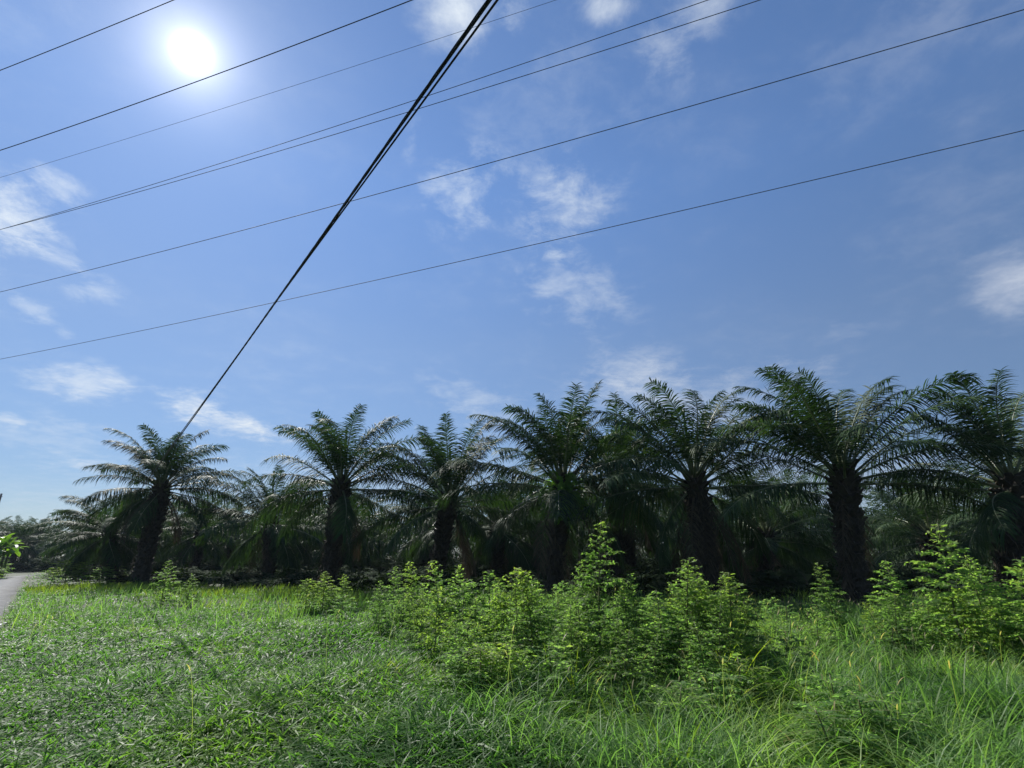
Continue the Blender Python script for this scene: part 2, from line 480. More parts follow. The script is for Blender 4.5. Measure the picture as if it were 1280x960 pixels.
FRONT = [  # crown px, Y distance, trunk base px, label, scale, counts, fern, dead
    ((203, 606), 34, 172, 'leftmost tall oil palm beside the lane, its trunk leaning right under the black cable', .9, (5, 12, 13, 9, 4), False, 4),
    ((427, 603), 28.5, 408, 'oil palm with an open spiky crown, next right of the leaning palm', .98, (6, 10, 9, 5, 3), False, 3),
    ((562, 622), 27, 541, 'slightly lower oil palm with a narrow upright crown between two taller front palms', .96, (7, 9, 8, 5, 3), False, 4),
    ((703, 602), 23.5, 690, 'dense oil palm with bright green ferns growing under its crown', 1.0, (7, 10, 9, 5, 3), True, 4),
    ((868, 598), 21.5, 892, 'oil palm whose brown shaggy trunk leans left, dead fronds hanging beneath its crown', .98, (6, 10, 8, 5, 3), False, 6),
    ((1053, 588), 18.3, 1072, 'largest oil palm, with a wide star-shaped crown of separate fronds against the sky', .98, (5, 11, 10, 2, 0), False, 2),
    ((1262, 598), 17.2, 1268, 'oil palm cut off by the right edge of the picture', .86, (5, 9, 7, 4, 1), False, 3),
    ((770, 596), 29, 772, 'tall oil palm standing close behind the fern-covered palm, its crown overlapping it', 1.0, (5, 10, 8, 6, 3), False, 3),
    ((338, 650), 36, 336, 'lower oil palm set back between the lane-side palm and the open-crowned palm', .95, (4, 9, 9, 8, 5), False, 3),
    ((622, 655), 34, 620, 'small low oil palm in the gap left of the fern-covered palm', .9, (4, 9, 9, 8, 5), False, 3),
    ((958, 668), 28, 956, 'low dark oil palm in the gap left of the star-crowned palm', .78, (3, 8, 8, 8, 5), False, 3),
    ((138, 664), 38, 142, 'low oil palm half hidden behind the leaning palm, nearest the lane', .78, (2, 7, 12, 12, 8), False, 3),
    ((1165, 668), 27, 1165, 'shaded low oil palm in the gap right of the star-crowned palm', .76, (3, 8, 8, 8, 5), False, 3),
]
spots = []
for i, (cpx, Yd, bx, lab, s, cnt, fern, nd) in enumerate(FRONT):
    c = at(*cpx, Yd)
    bxx = x_at(bx, Yd)
    bz = float(terrain(bxx, Yd))
    palm('oil_palm', lab, (bxx, Yd, bz), c, 40 + i, cnt, nd, fern, sc_=s)
    spots.append((bxx, Yd))

# palms deeper in the plantation: one crown mesh per variant, copied
CROWNS = []
for v in range(3):
    g = np.random.default_rng(70 + v)
    b = MB(); i = 0; off = g.uniform(0, 6)
    cnt = (5, 10, 11, 10, 6)
    for (cl, vs), nc in zip(CLASSES.items(), cnt):
        for j in range(nc):
            az = off + i * 2.39996 + g.normal(0, .15); i += 1
            t0, t1, L, dr = vs[g.integers(len(vs))]
            lvl = i / sum(cnt)
            frond(b, L * g.uniform(.9, 1.08), t0, t1, 500 + 50 * v + i, droop=dr, rotz=az, npair=46, wid=.062, power=2.2,
                  origin=(.2 * math.cos(az), .2 * math.sin(az), .25 - .75 * lvl))
    CROWNS.append(b.mesh('crown', [M_PALM, M_RACHIS]))
TRUNKS = [trunk_mesh(5.0, g.normal(0, .15), g.normal(0, .15), 800 + v) for v in range(2)]


def back_palm(x, y, H, i, label, group):
    g = np.random.default_rng(2000 + i)
    r = bpy.data.objects.new('oil_palm', None); COL.objects.link(r)
    r.location = (x, y, float(terrain(x, y))); r.rotation_euler = (0, 0, g.uniform(0, 6.28))
    tag(r, label, 'palm tree', group)
    t = link('trunk', TRUNKS[i % 2], r); t.scale = (1, 1, H / 5.0)
    c = link('crown', CROWNS[i % 3], r, (0, 0, H)); c.scale = (g.uniform(.88, 1.0),) * 3
    return r


g = np.random.default_rng(11)
rowd = np.array([-.945, .325]); rowd /= np.linalg.norm(rowd)        # direction of the plantation's edge
rown = np.array([rowd[1], -rowd[0]]) * -1
if rown[1] < 0: rown = -rown
p0 = np.array([10.0, 20.5])
cnt = 0
far_pts = []
for row in range(1, 9):
    for k_ in range(-16, 18):
        p = p0 + rowd * (k_ * 7.4 + (row % 2) * 3.7) + rown * (row * 7.2) + g.normal(0, .7, 2)
        x, y = p
        if road_off(x, y) < 5.0: continue
        dep = y * cp
        if abs(x) / dep > 1.05 or y < 20: continue
        if min(math.hypot(x - a, y - b_) for a, b_ in spots) < 5.2: continue
        H = g.uniform(3.5, 4.7)
        if row <= 3:
            back_palm(x, y, H, cnt, 'oil palm standing in deep shade behind the front row', 'oil palms deeper in the plantation'); cnt += 1
            spots.append((x, y))
        else:
            far_pts.append((x, y, H))
print('back palms', cnt, 'far', len(far_pts))
# the rest of the plantation reads as one dark mass
b = MB()
for i, (x, y, H) in enumerate(far_pts):
    gg = np.random.default_rng(3000 + i)
    z = float(terrain(x, y))
    b.tube([(x, y, z - .3), (x, y, z + H * .5), (x, y, z + H)], [.35, .3, .25], 7, 1)
    for j in range(22):
        az = gg.uniform(0, 6.28); lv = j / 21
        frond(b, 5.2, 78 - 110 * lv, 10 - 85 * lv, 4000 + 30 * i + j, npair=22, wid=.14, nseg=2, droop=.5, rotz=az, origin=(x, y, z + H))
tag(link('palm_wood', b.mesh('palm_wood', [M_PALM, M_TRUNK])), 'dark mass of oil palms deep inside the plantation', 'palm wood', kind='stuff')

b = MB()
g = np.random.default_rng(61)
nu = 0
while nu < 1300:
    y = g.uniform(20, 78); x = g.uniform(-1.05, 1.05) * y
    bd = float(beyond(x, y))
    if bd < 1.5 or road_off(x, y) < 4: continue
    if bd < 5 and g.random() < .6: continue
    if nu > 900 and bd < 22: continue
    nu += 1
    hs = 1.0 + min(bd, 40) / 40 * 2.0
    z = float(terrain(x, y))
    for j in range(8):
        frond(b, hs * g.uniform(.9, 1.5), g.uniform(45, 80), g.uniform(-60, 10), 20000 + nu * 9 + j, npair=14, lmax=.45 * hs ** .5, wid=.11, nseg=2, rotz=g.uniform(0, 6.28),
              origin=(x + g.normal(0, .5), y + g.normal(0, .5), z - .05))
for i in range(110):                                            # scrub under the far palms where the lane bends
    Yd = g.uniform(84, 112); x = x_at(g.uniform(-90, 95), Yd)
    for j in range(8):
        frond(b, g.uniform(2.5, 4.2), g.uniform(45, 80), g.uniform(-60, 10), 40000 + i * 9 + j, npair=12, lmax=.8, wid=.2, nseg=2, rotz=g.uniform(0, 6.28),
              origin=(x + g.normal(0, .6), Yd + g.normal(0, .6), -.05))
tag(link('undergrowth', b.mesh('undergrowth', [M_UNDER, M_PUNK])), 'ferns and fallen fronds on the plantation floor, shade put into their colour', 'undergrowth', kind='stuff')

# far palms across the bend of the lane
for i, (px, py, Yd) in enumerate([(22, 664, 88), (48, 660, 95), (8, 668, 100), (66, 668, 100), (36, 667, 108), (-12, 662, 92), (-40, 664, 85)]):
    c = at(px, py + 12, Yd)
    back_palm(c[0], Yd, max(4.5, c[2]), 50 + i, 'small hazy oil palm far off where the lane bends', 'far oil palms at the bend of the lane')

# ------------------------------------------------------------------ leafy weeds with layered side branches
def weed_mesh(h, seed, wmax=.62, nb=44, dense=1.0, mat=None, bushy=0.0, leaf=.047):
    """upright stem; side branches get shorter towards the tip, each with two rows of small leaves. Returns (stem, foliage)."""
    g = np.random.default_rng(seed)
    sb_ = MB(); fb = MB()
    n = 8
    s = np.linspace(0, 1, n)
    lean = g.normal(0, .07, 2)
    ctr = np.stack([lean[0] * s ** 2 * h, lean[1] * s ** 2 * h, s * h - .05], -1)
    sb_.tube(ctr, .016 * (1 - .85 * s) * (h / 1.6) ** .5 + .002, 5, 0)
    P, D, S, L, B, Rn = [], [], [], [], [], []
    for i in range(nb):
        u = .08 + .91 * (i + g.random() * .5) / nb
        az = i * 2.39996 + g.normal(0, .25)
        bl = wmax * (1 - u) ** .75 * g.uniform(.5, 1.25) + .05
        if bushy: bl = wmax * (1 - u ** 3) ** .6 * g.uniform(.6, 1.1) + .06
        el0 = .35 + .5 * u + g.normal(0, .1)
        o = np.array([np.interp(u, s, ctr[:, q]) for q in range(3)])
        hd = np.array([math.cos(az), math.sin(az), 0])
        subs = [(o, hd, bl, el0)]
        if bl > .25:
            for q in range(int(1 + 2 * dense)):
                f = g.uniform(.25, .85)
                a2 = az + g.choice([-1, 1]) * g.uniform(.5, 1.0)
                oo = o + hd * (bl * f * math.cos(el0 * .6)) + UP * (bl * f * math.sin(el0) - .35 * bl * f * f)
                subs.append((oo, np.array([math.cos(a2), math.sin(a2), 0]), bl * g.uniform(.3, .5), el0 * .5))
        for (o2, h2, b2, e2) in subs:
            m = max(4, int(b2 / (.029 / dense)))
            t = np.linspace(.12, 1, m)
            pp = o2 + h2[None] * (b2 * t * math.cos(e2 * .6))[:, None] + UP[None] * (b2 * (t * math.sin(e2) - .38 * t * t))[:, None]
            if b2 > .15: sb_.tube(pp[::max(1, m // 4)], .004, 3, 0, cap=False)
            sd = np.array([-h2[1], h2[0], 0])
            for sg in (-1, 1):
                d = sd * sg * .85 + h2 * .5 + UP * .15 + g.normal(0, .38, (m, 3))
                d /= np.linalg.norm(d, axis=1)[:, None]
                P.append(pp); D.append(d)
                q = np.cross(d, UP + g.normal(0, .55, (m, 3))); q /= np.linalg.norm(q, axis=1)[:, None]
                S.append(q)
                L.append(leaf * g.uniform(.75, 1.35, m) * (.75 + .5 * np.sin(t * 3.0)))
                Rn.append(np.clip(.25 + .55 * u + g.normal(0, .16, m), 0, 1))
    P = np.concatenate(P); D = np.concatenate(D); S = np.concatenate(S); L = np.concatenate(L); Rn = np.concatenate(Rn)
    fb.strips(P, D, S, L, L * .5, np.tile([0, 0, -.25], (len(P), 1)), 2, [.55, 1.0], 0, Rn)
    return sb_.mesh('stem', [M_STEM]), fb.mesh('foliage', [mat or M_WEED])


PYR = [weed_mesh(1.9, 20 + v, .62, 60, 1.0) for v in range(4)]             # tall pyramids
BUSH = [weed_mesh(1.5, 30 + v, .50, 42, 1.0, bushy=1.0) for v in range(4)]  # rounded bushy plants
SMALL = [weed_mesh(.8, 36 + v, .34, 26, 1.2, M_WEEDB, bushy=1.0, leaf=.038) for v in range(3)]


def weed(pair, x, y, h, h0, label, group, rz, wsc=1.0, name='weed_shrub', cat='shrub'):
    r = bpy.data.objects.new(name, None); COL.objects.link(r)
    r.location = (x, y, float(terrain(x, y))); r.rotation_euler = (0, 0, rz); r.empty_display_size = .2
    r.scale = (wsc, wsc, h / h0)
    tag(r, label, cat, group)
    link('stem', pair[0], r); link('foliage', pair[1], r)
    return r


g = np.random.default_rng(21)
GW = 'leafy weeds growing in the verge'


def weed_top(px, py, Yd, kind, label, wsc=1.0):
    c = at(px, py, Yd)
    h = max(.5, c[2] - float(terrain(c[0], Yd)))
    src, h0 = {'p': (PYR, 1.9), 'b': (BUSH, 1.5), 's': (SMALL, .8)}[kind]
    return weed(src[g.integers(len(src))], c[0], Yd, h, h0, label, GW, g.uniform(0, 6.28), wsc * (h / h0) ** .6)


# plants that stand out one by one: (tip px, distance, kind, label, width)
for args in [
    (742, 647, 9.6, 'p', 'tallest pointed weed shrub, rising from the middle of the thicket below the fern-covered palm', 1.0),
    (1164, 650, 9.8, 'p', 'tall bright yellow-green pointed shrub right of the star-crowned palm trunk', 1.25),
    (212, 698, 20, 'p', 'pointed shrub alone at the foot of the leaning palm by the lane', 1.1),
    (240, 716, 20.5, 'p', 'small twin-tipped shrub right of the pointed one by the leaning palm', 1.0),
    (1030, 701, 12.5, 'p', 'small conical shrub just left of the star-crowned palm trunk', 1.0),
    (1108, 697, 11.5, 'p', 'conical shrub with long level side twigs just right of the star-crowned palm trunk', 1.15),
    (1210, 690, 10.5, 'p', 'narrow shrub next right of the bright yellow-green pointed one', 1.1),
    (1228, 694, 11.0, 'p', 'narrow twin shrub touching the right side of its equal, near the right edge', 1.1),
    (1252, 693, 10.2, 'p', 'dark green conical shrub second from the right edge', 1.2),
    (1284, 702, 9.4, 'b', 'light green bushy shrub at the right edge', 1.2),
    (519, 699, 14.5, 'p', 'slim tapering shrub in front of the narrow-crowned palm', .95),
    (494, 706, 15.2, 'p', 'slim short shrub left of the slim tapering one', .9),
    (553, 697, 12.5, 'p', 'open shrub with wide level twigs in front of the narrow-crowned palm trunk', 1.2),
    (577, 703, 12.2, 'p', 'open leaning shrub right of the one with wide level twigs', 1.1),
    (613, 710, 10.5, 'p', 'flat-topped shrub at the left end of the thicket', 1.2),
    (665, 708, 9.4, 'p', 'pale tipped shrub between the flat-topped shrub and the tallest pointed one', 1.1),
    (646, 708, 9.2, 'b', 'bushy shrub left of the pale tipped one', 1.0),
    (716, 698, 10.2, 'p', 'small dark pointed shrub just left of the tallest pointed one', .8),
    (792, 713, 9.2, 'p', 'short shrub right of the tallest pointed one', .9),
    (848, 693, 9.0, 'p', 'shrub with raised fanning twigs at the top of the thicket', 1.2),
    (870, 702, 9.3, 'p', 'shrub with spread twigs right of the fanning one', 1.2),
    (906, 712, 9.2, 'p', 'wide shrub closing the right end of the thicket', 1.4),
    (408, 712, 17.5, 'p', 'leafy shrub in front of the open-crowned palm trunk', 1.2),
    (386, 722, 17.5, 'b', 'low shrub left of the leafy one before the open-crowned palm', 1.0),
    (430, 716, 18, 'p', 'narrow shrub right of the leafy one before the open-crowned palm', 1.0),
]:
    weed_top(*args)

# the thicket's body and plants that nothing tells apart
LB = 'airy weed shrub in the body of the thicket'
for yd, x0, x1, dx_, t0, t1 in [(7.3, 770, 905, 40, 775, 812), (7.9, 600, 920, 42, 748, 790), (8.6, 575, 935, 36, 722, 770), (9.6, 560, 945, 36, 712, 752),
                                (10.8, 540, 950, 38, 712, 745), (12.4, 470, 640, 36, 722, 748)]:
    for px in np.arange(x0, x1, dx_):
        px = px + g.uniform(-14, 14)
        top = g.uniform(t0, t1) + (18 if px < 620 and yd < 10 else 0)
        if 652 < px < 690 and yd < 9: continue                        # the dark gap
        o = weed_top(px, top, yd + g.uniform(-.35, .35), 'p' if g.random() < .6 else 'b', LB, g.uniform(.65, 1.2))
        o['group'] = 'airy weeds in the body of the thicket'
LS = 'low leafy weed seedling among the grass'
for i in range(70):
    px = g.uniform(380, 1290); Yd = g.uniform(9, 17)
    if px < 560: Yd = g.uniform(13, 19)
    if 580 < px < 930 and Yd < 12: continue
    x = x_at(px, Yd)
    o = weed(SMALL[i % 3], x, Yd, g.uniform(.5, .95), .8, LS, 'low leafy seedlings in the grass', g.uniform(0, 6.28), 1.1, 'weed_seedling', 'weed')
for i, (px, Yd, h) in enumerate([(1085, 5.7, .55), (1050, 6.2, .6), (1120, 5.9, .5), (1040, 5.4, .45), (890, 6.5, .6), (850, 6.2, .5), (930, 7.0, .6), (985, 8.4, .6), (575, 7.3, .5), (600, 7.0, .55), (640, 7.1, .6), (690, 7.4, .6)]):
    weed(SMALL[i % 3], x_at(px, Yd), Yd, h, .8, LS, 'low leafy seedlings in the grass', g.uniform(0, 6.28), 1.3, 'weed_seedling', 'weed')
# right-hand shrub thicket body
for yd, xs in [(9.8, range(1120, 1330, 42)), (11, range(1090, 1330, 46)), (12.6, range(1110, 1320, 50))]:
    for px in xs:
        o = weed_top(px + g.uniform(-12, 12), g.uniform(738, 765), yd + g.uniform(-.3, .3), 'p' if g.random() < .6 else 'b', 'airy weed shrub below the conical shrubs near the right edge', 1.0)
        o['group'] = 'airy weeds near the right edge'
# dark shrubs at the foot of the lane-side palm
for i, (px, Yd, h) in enumerate([(80, 36, 1.6), (100, 37, 1.5), (122, 35, 1.3), (62, 38, 1.2), (140, 38, 1.4)]):
    r = weed(BUSH[i % 4], x_at(px, Yd), Yd, h, 1.5, 'dark bushy undergrowth shrub between the lane and the leaning palm', 'undergrowth shrubs by the lane', g.uniform(0, 6), 2.0)

for i, (px, Yd, h) in enumerate([(2, 55, 1.7), (12, 58, 1.9), (-8, 51, 1.6), (20, 62, 1.8), (8, 63, 2.6)]):
    x = x_at(px, Yd)
    if road_off(x, Yd) > -ROAD_W - .6: x -= (road_off(x, Yd) + ROAD_W + .6) / ROAD_D[1]
    weed(BUSH[i % 4], x, Yd, h, 1.5, 'green roadside shrub at the foot of the banana plants', 'shrubs under the banana plants', g.uniform(0, 6), 2.4)

# ------------------------------------------------------------------ grass
def in_view(x, y, m=1.12):
    return np.abs(x) < m * (y * cp + 1.0) + .6


def thicket(x, y):
    """0..1 where the tall grass grows"""
    return sstep(-.18, .36, x / np.maximum(y, 1) + .10 * np.sin(y * 1.3) + .06 * np.sin(x * 2.1))


def scatter(n, y0, y1, seed, pw=1.0):
    g = np.random.default_rng(seed)
    y = y0 + (y1 - y0) * g.random(n) ** pw
    x = (g.random(n) * 2 - 1) * (1.10 * (y * cp + 1.0) + .6)
    o = road_off(x, y)
    k = (o > .05 + .35 * g.random(n)) | (o < -ROAD_W - .1 - .2 * g.random(n))
    return x[k], y[k], g


def blades(b, x, y, g, hmin, hmax, w, lean, bend, mat=0, nseg=3, prof=(.8, 1.0, .72), comb=None, rlo=0., rhi=1.):
    n = len(x)
    z = terrain(x, y)
    az = g.uniform(0, 2 * np.pi, n)
    if comb is not None: az = comb + g.normal(0, 1.0, n)
    hd = np.stack([np.cos(az), np.sin(az), 0 * az], -1)
    t = lean * g.uniform(.4, 1.6, n)
    D = hd * np.sin(t)[:, None] + UP * np.cos(t)[:, None]
    L = g.uniform(hmin, hmax, n)
    bd = bend * g.uniform(.4, 1.5, n)
    B = hd * (bd * .8)[:, None] - UP * (bd * .62)[:, None]
    yaw = az + np.pi / 2 + g.normal(0, .55, n)
    S = np.stack([np.cos(yaw), np.sin(yaw), g.normal(0, .22, n)], -1)
    W = w * g.uniform(.6, 1.35, n)
    patch = .5 + .25 * np.sin(x * .8 + 1.1 * y) + .25 * np.sin(.5 * y - 1.3 * x + 2)
    r = np.clip(rlo + (rhi - rlo) * (.6 * g.random(n) + .4 * patch * g.random(n) ** .3), 0, 1)
    b.strips(np.stack([x, y, z - .01], -1), D, S, L, W, B, nseg, prof, mat, r)


b = MB()
for (n_, y0, y1, w, hs, seed) in [(140000, 3.2, 10, .0185, 1.0, 1), (140000, 10, 20, .025, 1.0, 2), (90000, 20, 36, .034, 1.05, 3), (26000, 36, 90, .07, 1.2, 4)]:
    x, y, g = scatter(n_, y0, y1, seed, .8)
    tk = thicket(x, y)
    keep = (g.random(len(x)) > .35 * tk) & (beyond(x, y) < g.uniform(-1, 1.5, len(x)))
    x, y, tk = x[keep], y[keep], tk[keep]
    clump = .78 + .45 * np.sin(x * 1.9 + .6 * y) * np.sin(1.5 * y - .4 * x)
    wob = 1.5 + .9 * np.sin(x * .45 + y * .3) + .7 * np.sin(y * .7)
    h = hs * (.30 + .14 * tk) * np.clip(clump, .5, 1.45) * (.75 + .25 * sstep(0, 2.6, np.abs(road_off(x, y))))
    z0 = len(b.v)
    blades(b, x, y, g, .55, 1.1, w, .55, .85, comb=None)
    # lengths: scale each blade from its root by h
    V = b.v[-1].reshape(len(x), -1, 3)
    root = V[:, :2].mean(1, keepdims=True)
    side = V - np.repeat(np.stack([(V[:, 0] + V[:, 1]) / 2], 1), V.shape[1], 1)
    # keep widths, scale centrelines
    cen = V.copy()
    for i in range(3):
        m_ = (V[:, 2 * i] + V[:, 2 * i + 1]) / 2
        cen[:, 2 * i] = m_; cen[:, 2 * i + 1] = m_
    off = V - cen
    V[:] = root + (cen - root) * h[:, None, None] + off
    b.v[-1] = V.reshape(-1, 3)
tag(link('grass', b.mesh('grass', [M_GRASS])), 'low glossy green grass covering the verge', 'grass', kind='stuff')

# taller grass: right side, and a strip with sunlight in its colour before the palms
b = MB()
x, y, g = scatter(120000, 4.3, 16, 12, .9)
k = g.random(len(x)) < thicket(x, y) * .75
x, y = x[k], y[k]
cl = np.sin(x * 2.3 + y) * np.sin(1.9 * y - x * .7) > -.25
x, y = x[cl], y[cl]
blades(b, x, y, g, .3, .8, .0095, .34, .7, 0, 4, (.7, 1, .85, .5))
x, y, g = scatter(26000, 14, 27, 13, 1)
k = g.random(len(x)) < .25 + .6 * thicket(x, y)
blades(b, x[k], y[k], g, .35, .75, .017, .22, .4, 0, 4, (.7, 1, .85, .5))
# seed stems
x, y, g = scatter(2600, 5, 18, 17, .9)
k = g.random(len(x)) < .05 + .5 * thicket(x, y); x, y = x[k], y[k]
z = terrain(x, y); hh = g.uniform(.45, .95, len(x)); az = g.uniform(0, 6.283, len(x))
hd = np.stack([np.cos(az), np.sin(az), 0 * az], -1)
D = hd * .18 + UP
S = np.stack([-np.sin(az), np.cos(az), 0 * az], -1)
b.strips(np.stack([x, y, z], -1), D, S, hh, .004, hd * .15, 3, (1, 1, 1), 0, np.full(len(x), .93))
tip = np.stack([x, y, z], -1) + (D + hd * .15) * (hh * .86)[:, None]
b.strips(tip, hd * .5 + UP, S, g.uniform(.07, .13, len(x)), .013, hd * .3 - UP * .3, 3, (.5, 1, .8), 0, np.full(len(x), 1.0))
tag(link('tall_grass', b.mesh('tall_grass', [M_TALL])), 'tall arching grass among the weeds', 'tall grass', kind='stuff')

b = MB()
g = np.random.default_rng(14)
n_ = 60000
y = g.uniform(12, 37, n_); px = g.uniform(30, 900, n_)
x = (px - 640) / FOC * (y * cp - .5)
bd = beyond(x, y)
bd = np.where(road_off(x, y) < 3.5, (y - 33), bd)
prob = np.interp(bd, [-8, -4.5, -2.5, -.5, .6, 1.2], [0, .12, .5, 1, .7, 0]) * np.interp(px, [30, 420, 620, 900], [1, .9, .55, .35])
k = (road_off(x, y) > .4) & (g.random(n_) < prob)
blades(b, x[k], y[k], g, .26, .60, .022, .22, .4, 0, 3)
tag(link('sunlit_tint_grass', b.mesh('sunlit_tint_grass', [M_LIME])), 'taller grass strip along the foot of the palms, sunlight put into its yellow-green', 'grass', kind='stuff')

# single tufts of long lime-green blades
def tuft(px, py, n, hmin, hmax, label, seed, spread=.14, lean=.25, mat=None, w=.016):
    g = np.random.default_rng(seed)
    p = at_z(px, py, 0.05)
    b = MB()
    x = g.normal(0, spread, n); y = g.normal(0, spread, n)
    az = np.arctan2(y, x) + g.normal(0, .5, n)
    hd = np.stack([np.cos(az), np.sin(az), 0 * az], -1)
    t = lean * g.uniform(.3, 1.7, n)
    D = hd * np.sin(t)[:, None] + UP * np.cos(t)[:, None]
    bd = g.uniform(.1, .75, n)
    yaw = az + np.pi / 2 + g.normal(0, .4, n)
    b.strips(np.stack([x, y, 0 * x - .03], -1), D, np.stack([np.cos(yaw), np.sin(yaw), 0 * x], -1), g.uniform(hmin, hmax, n), w * g.uniform(.7, 1.3, n),
             hd * (bd * .8)[:, None] - UP * (bd * .55)[:, None], 5, (.7, 1, .95, .75, .45), 0, g.random(n) * .85)
    o = link('grass_tuft', b.mesh('grass_tuft', [mat or M_LIME]), None, (p[0], p[1], float(terrain(p[0], p[1]))))
    tag(o, label, 'grass tuft', 'tufts of long grass')


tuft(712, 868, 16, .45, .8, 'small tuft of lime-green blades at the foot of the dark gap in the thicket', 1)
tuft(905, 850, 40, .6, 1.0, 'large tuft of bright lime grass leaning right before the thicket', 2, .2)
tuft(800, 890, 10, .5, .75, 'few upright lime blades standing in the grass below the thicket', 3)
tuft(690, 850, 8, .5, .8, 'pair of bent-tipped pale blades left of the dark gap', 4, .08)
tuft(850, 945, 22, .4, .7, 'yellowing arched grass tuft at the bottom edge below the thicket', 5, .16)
tuft(1160, 905, 60, .6, 1.05, 'broad clump of arching grey-green grass at the lower right', 6, .3, .35, M_TALL)
tuft(1260, 900, 60, .6, 1.0, 'arching grey-green grass clump at the right edge', 7, .3, .35, M_TALL)
tuft(1215, 950, 50, .5, .95, 'grey-green grass clump at the bottom right corner', 8, .25, .4, M_TALL)
tuft(1060, 800, 50, .6, 1.0, 'upright pale grass clump before the star-crowned palm trunk', 9, .35, .15, M_TALL)
tuft(985, 815, 40, .5, .9, 'loose pale grass clump right of the thicket', 10, .3, .2, M_TALL)

# ------------------------------------------------------------------ banana plants left of the lane
def banana_leaf(b, o, az, L, el0, el1, w, g):
    n = 12
    s = np.linspace(0, 1, n)
    ang = el0 - (el0 - el1) * s ** 1.3
    x = np.concatenate([[0], np.cumsum(np.cos(ang[1:]) * L / (n - 1))]); z = np.concatenate([[0], np.cumsum(np.sin(ang[1:]) * L / (n - 1))])
    hd = np.array([math.cos(az), math.sin(az), 0]); sd = np.array([-hd[1], hd[0], 0])
    ctr = o + hd[None] * x[:, None] + UP[None] * z[:, None]
    wd = w * np.interp(s, [0, .12, .25, .6, .9, 1], [.04, .06, .8, 1, .6, .03])
    lft = ctr + sd * wd[:, None] + UP * (wd * g.uniform(.1, .4))[:, None]
    rgt = ctr - sd * wd[:, None] + UP * (wd * g.uniform(.1, .4))[:, None]
    V = np.stack([lft, ctr, rgt], 1).reshape(-1, 3)
    q = []
    for i in range(n - 1):
        for j in range(2):
            if i > 3 and g.random() < .10: continue            # torn strips
            q.append((3 * i + j, 3 * i + j + 1, 3 * i + 3 + j + 1, 3 * i + 3 + j))
    b.add(V, q, None, 0, np.full(len(V), g.random()))
    b.tube(ctr - UP * .01, np.linspace(.03, .006, n), 4, 1)


for i, (px, py, Yd, lab) in enumerate([(10, 668, 56, 'taller banana plant with an upright pale leaf left of the lane'), (-6, 676, 54, 'banana plant cut off by the left edge'),
                                      (20, 680, 59, 'short banana plant nearest the lane')]):
    g = np.random.default_rng(600 + i)
    c = at(px, py, Yd)
    if road_off(c[0], Yd) > -ROAD_W - .3:
        c[0] -= (road_off(c[0], Yd) + ROAD_W + .3) / ROAD_D[1]
    r = bpy.data.objects.new('banana_plant', None); COL.objects.link(r); r.location = (c[0], Yd, 0)
    tag(r, lab, 'banana plant', 'banana plants beside the lane')
    for q in range(3):
        ox, oy = g.normal(0, .5, 2)
        hh = c[2] * g.uniform(.55, .75)
        b = MB(); b.tube([(ox, oy, -.1), (ox, oy, hh * .5), (ox, oy, hh)], [.14, .11, .07], 8)
        link('stem', b.mesh('stem', [M_PSEUDO]), r)
        for l in range(8):
            b = MB()
            banana_leaf(b, np.array([ox, oy, hh - .1]), l * 2.4 + g.normal(0, .2), g.uniform(1.5, 2.1), R(82 - 9 * l), R(20 - 12 * l), .32, g)
            link('leaf', b.mesh('leaf', [M_BANANA, M_PSEUDO]), r)

# ------------------------------------------------------------------ overhead wires
def catenary(a, b_, sag, t0, t1, n=80):
    t = np.linspace(t0, t1, n)
    p = a[None] + (b_ - a)[None] * t[:, None]
    p[:, 2] -= sag * 4 * t * (1 - t)
    return p


WIRES = [   # two pixels on the wire, height, sag, radius, label
    ((0, 88), (217, 0), 14.5, 0.02, .011, 'uppermost overhead wire, cutting the top left corner'),
    ((0, 188), (515, 0), 12.0, .10, .011, 'thick overhead wire passing just below the sun'),
    ((0, 222), (695, 0), 17.0, .10, .006, 'faint thin overhead wire below the sun'),
    ((0, 287), (885, 0), 12.6, .20, .008, 'upper one of the close pair of overhead wires'),
    ((0, 287), (950, 0), 12.0, .20, .008, 'lower one of the close pair of overhead wires'),
    ((0, 365), (1280, 12), 12.0, .22, .010, 'overhead wire second from the palms, crossing the whole sky'),
    ((0, 449), (1280, 163), 12.0, .22, .011, 'lowest overhead wire, nearest above the palm crowns'),
]
for a, c, H, sag, rad, lab in WIRES:
    A, C = at_z(*a, H), at_z(*c, H)
    k = 30.0 / np.linalg.norm(C - A)
    b = MB(); b.tube(catenary(A, C, sag, -min(1.5, k), 1 + min(1.5, k)), rad, 6)
    tag(link('overhead_wire', b.mesh('overhead_wire', [M_WIRE])), lab, 'power line', 'overhead wires crossing the sky')

A, C = at_z(611, 0, 5.6), at_z(223, 548, 5.6)
POLE = A + (C - A) * 2.75
POLE[2] = 6.2


def cable_path(off0, off1, swap, dz, t0=-.9, t1=2.75, n=140):
    t = np.linspace(t0, t1, n)
    p = A[None] + (C - A)[None] * t[:, None]
    d = (C - A)[:2] / np.linalg.norm((C - A)[:2])
    sd = np.array([d[1], -d[0]])
    # the two runs cross where t = swap
    o = np.interp(t, [t0, 0, swap, 1, 2.75], [off0 * 1.6, off0, 0, off1, 0])
    p[:, :2] += sd[None] * o[:, None]
    p[:, 2] += dz + .10 * (t - .5) ** 2 - .025
    return p, t


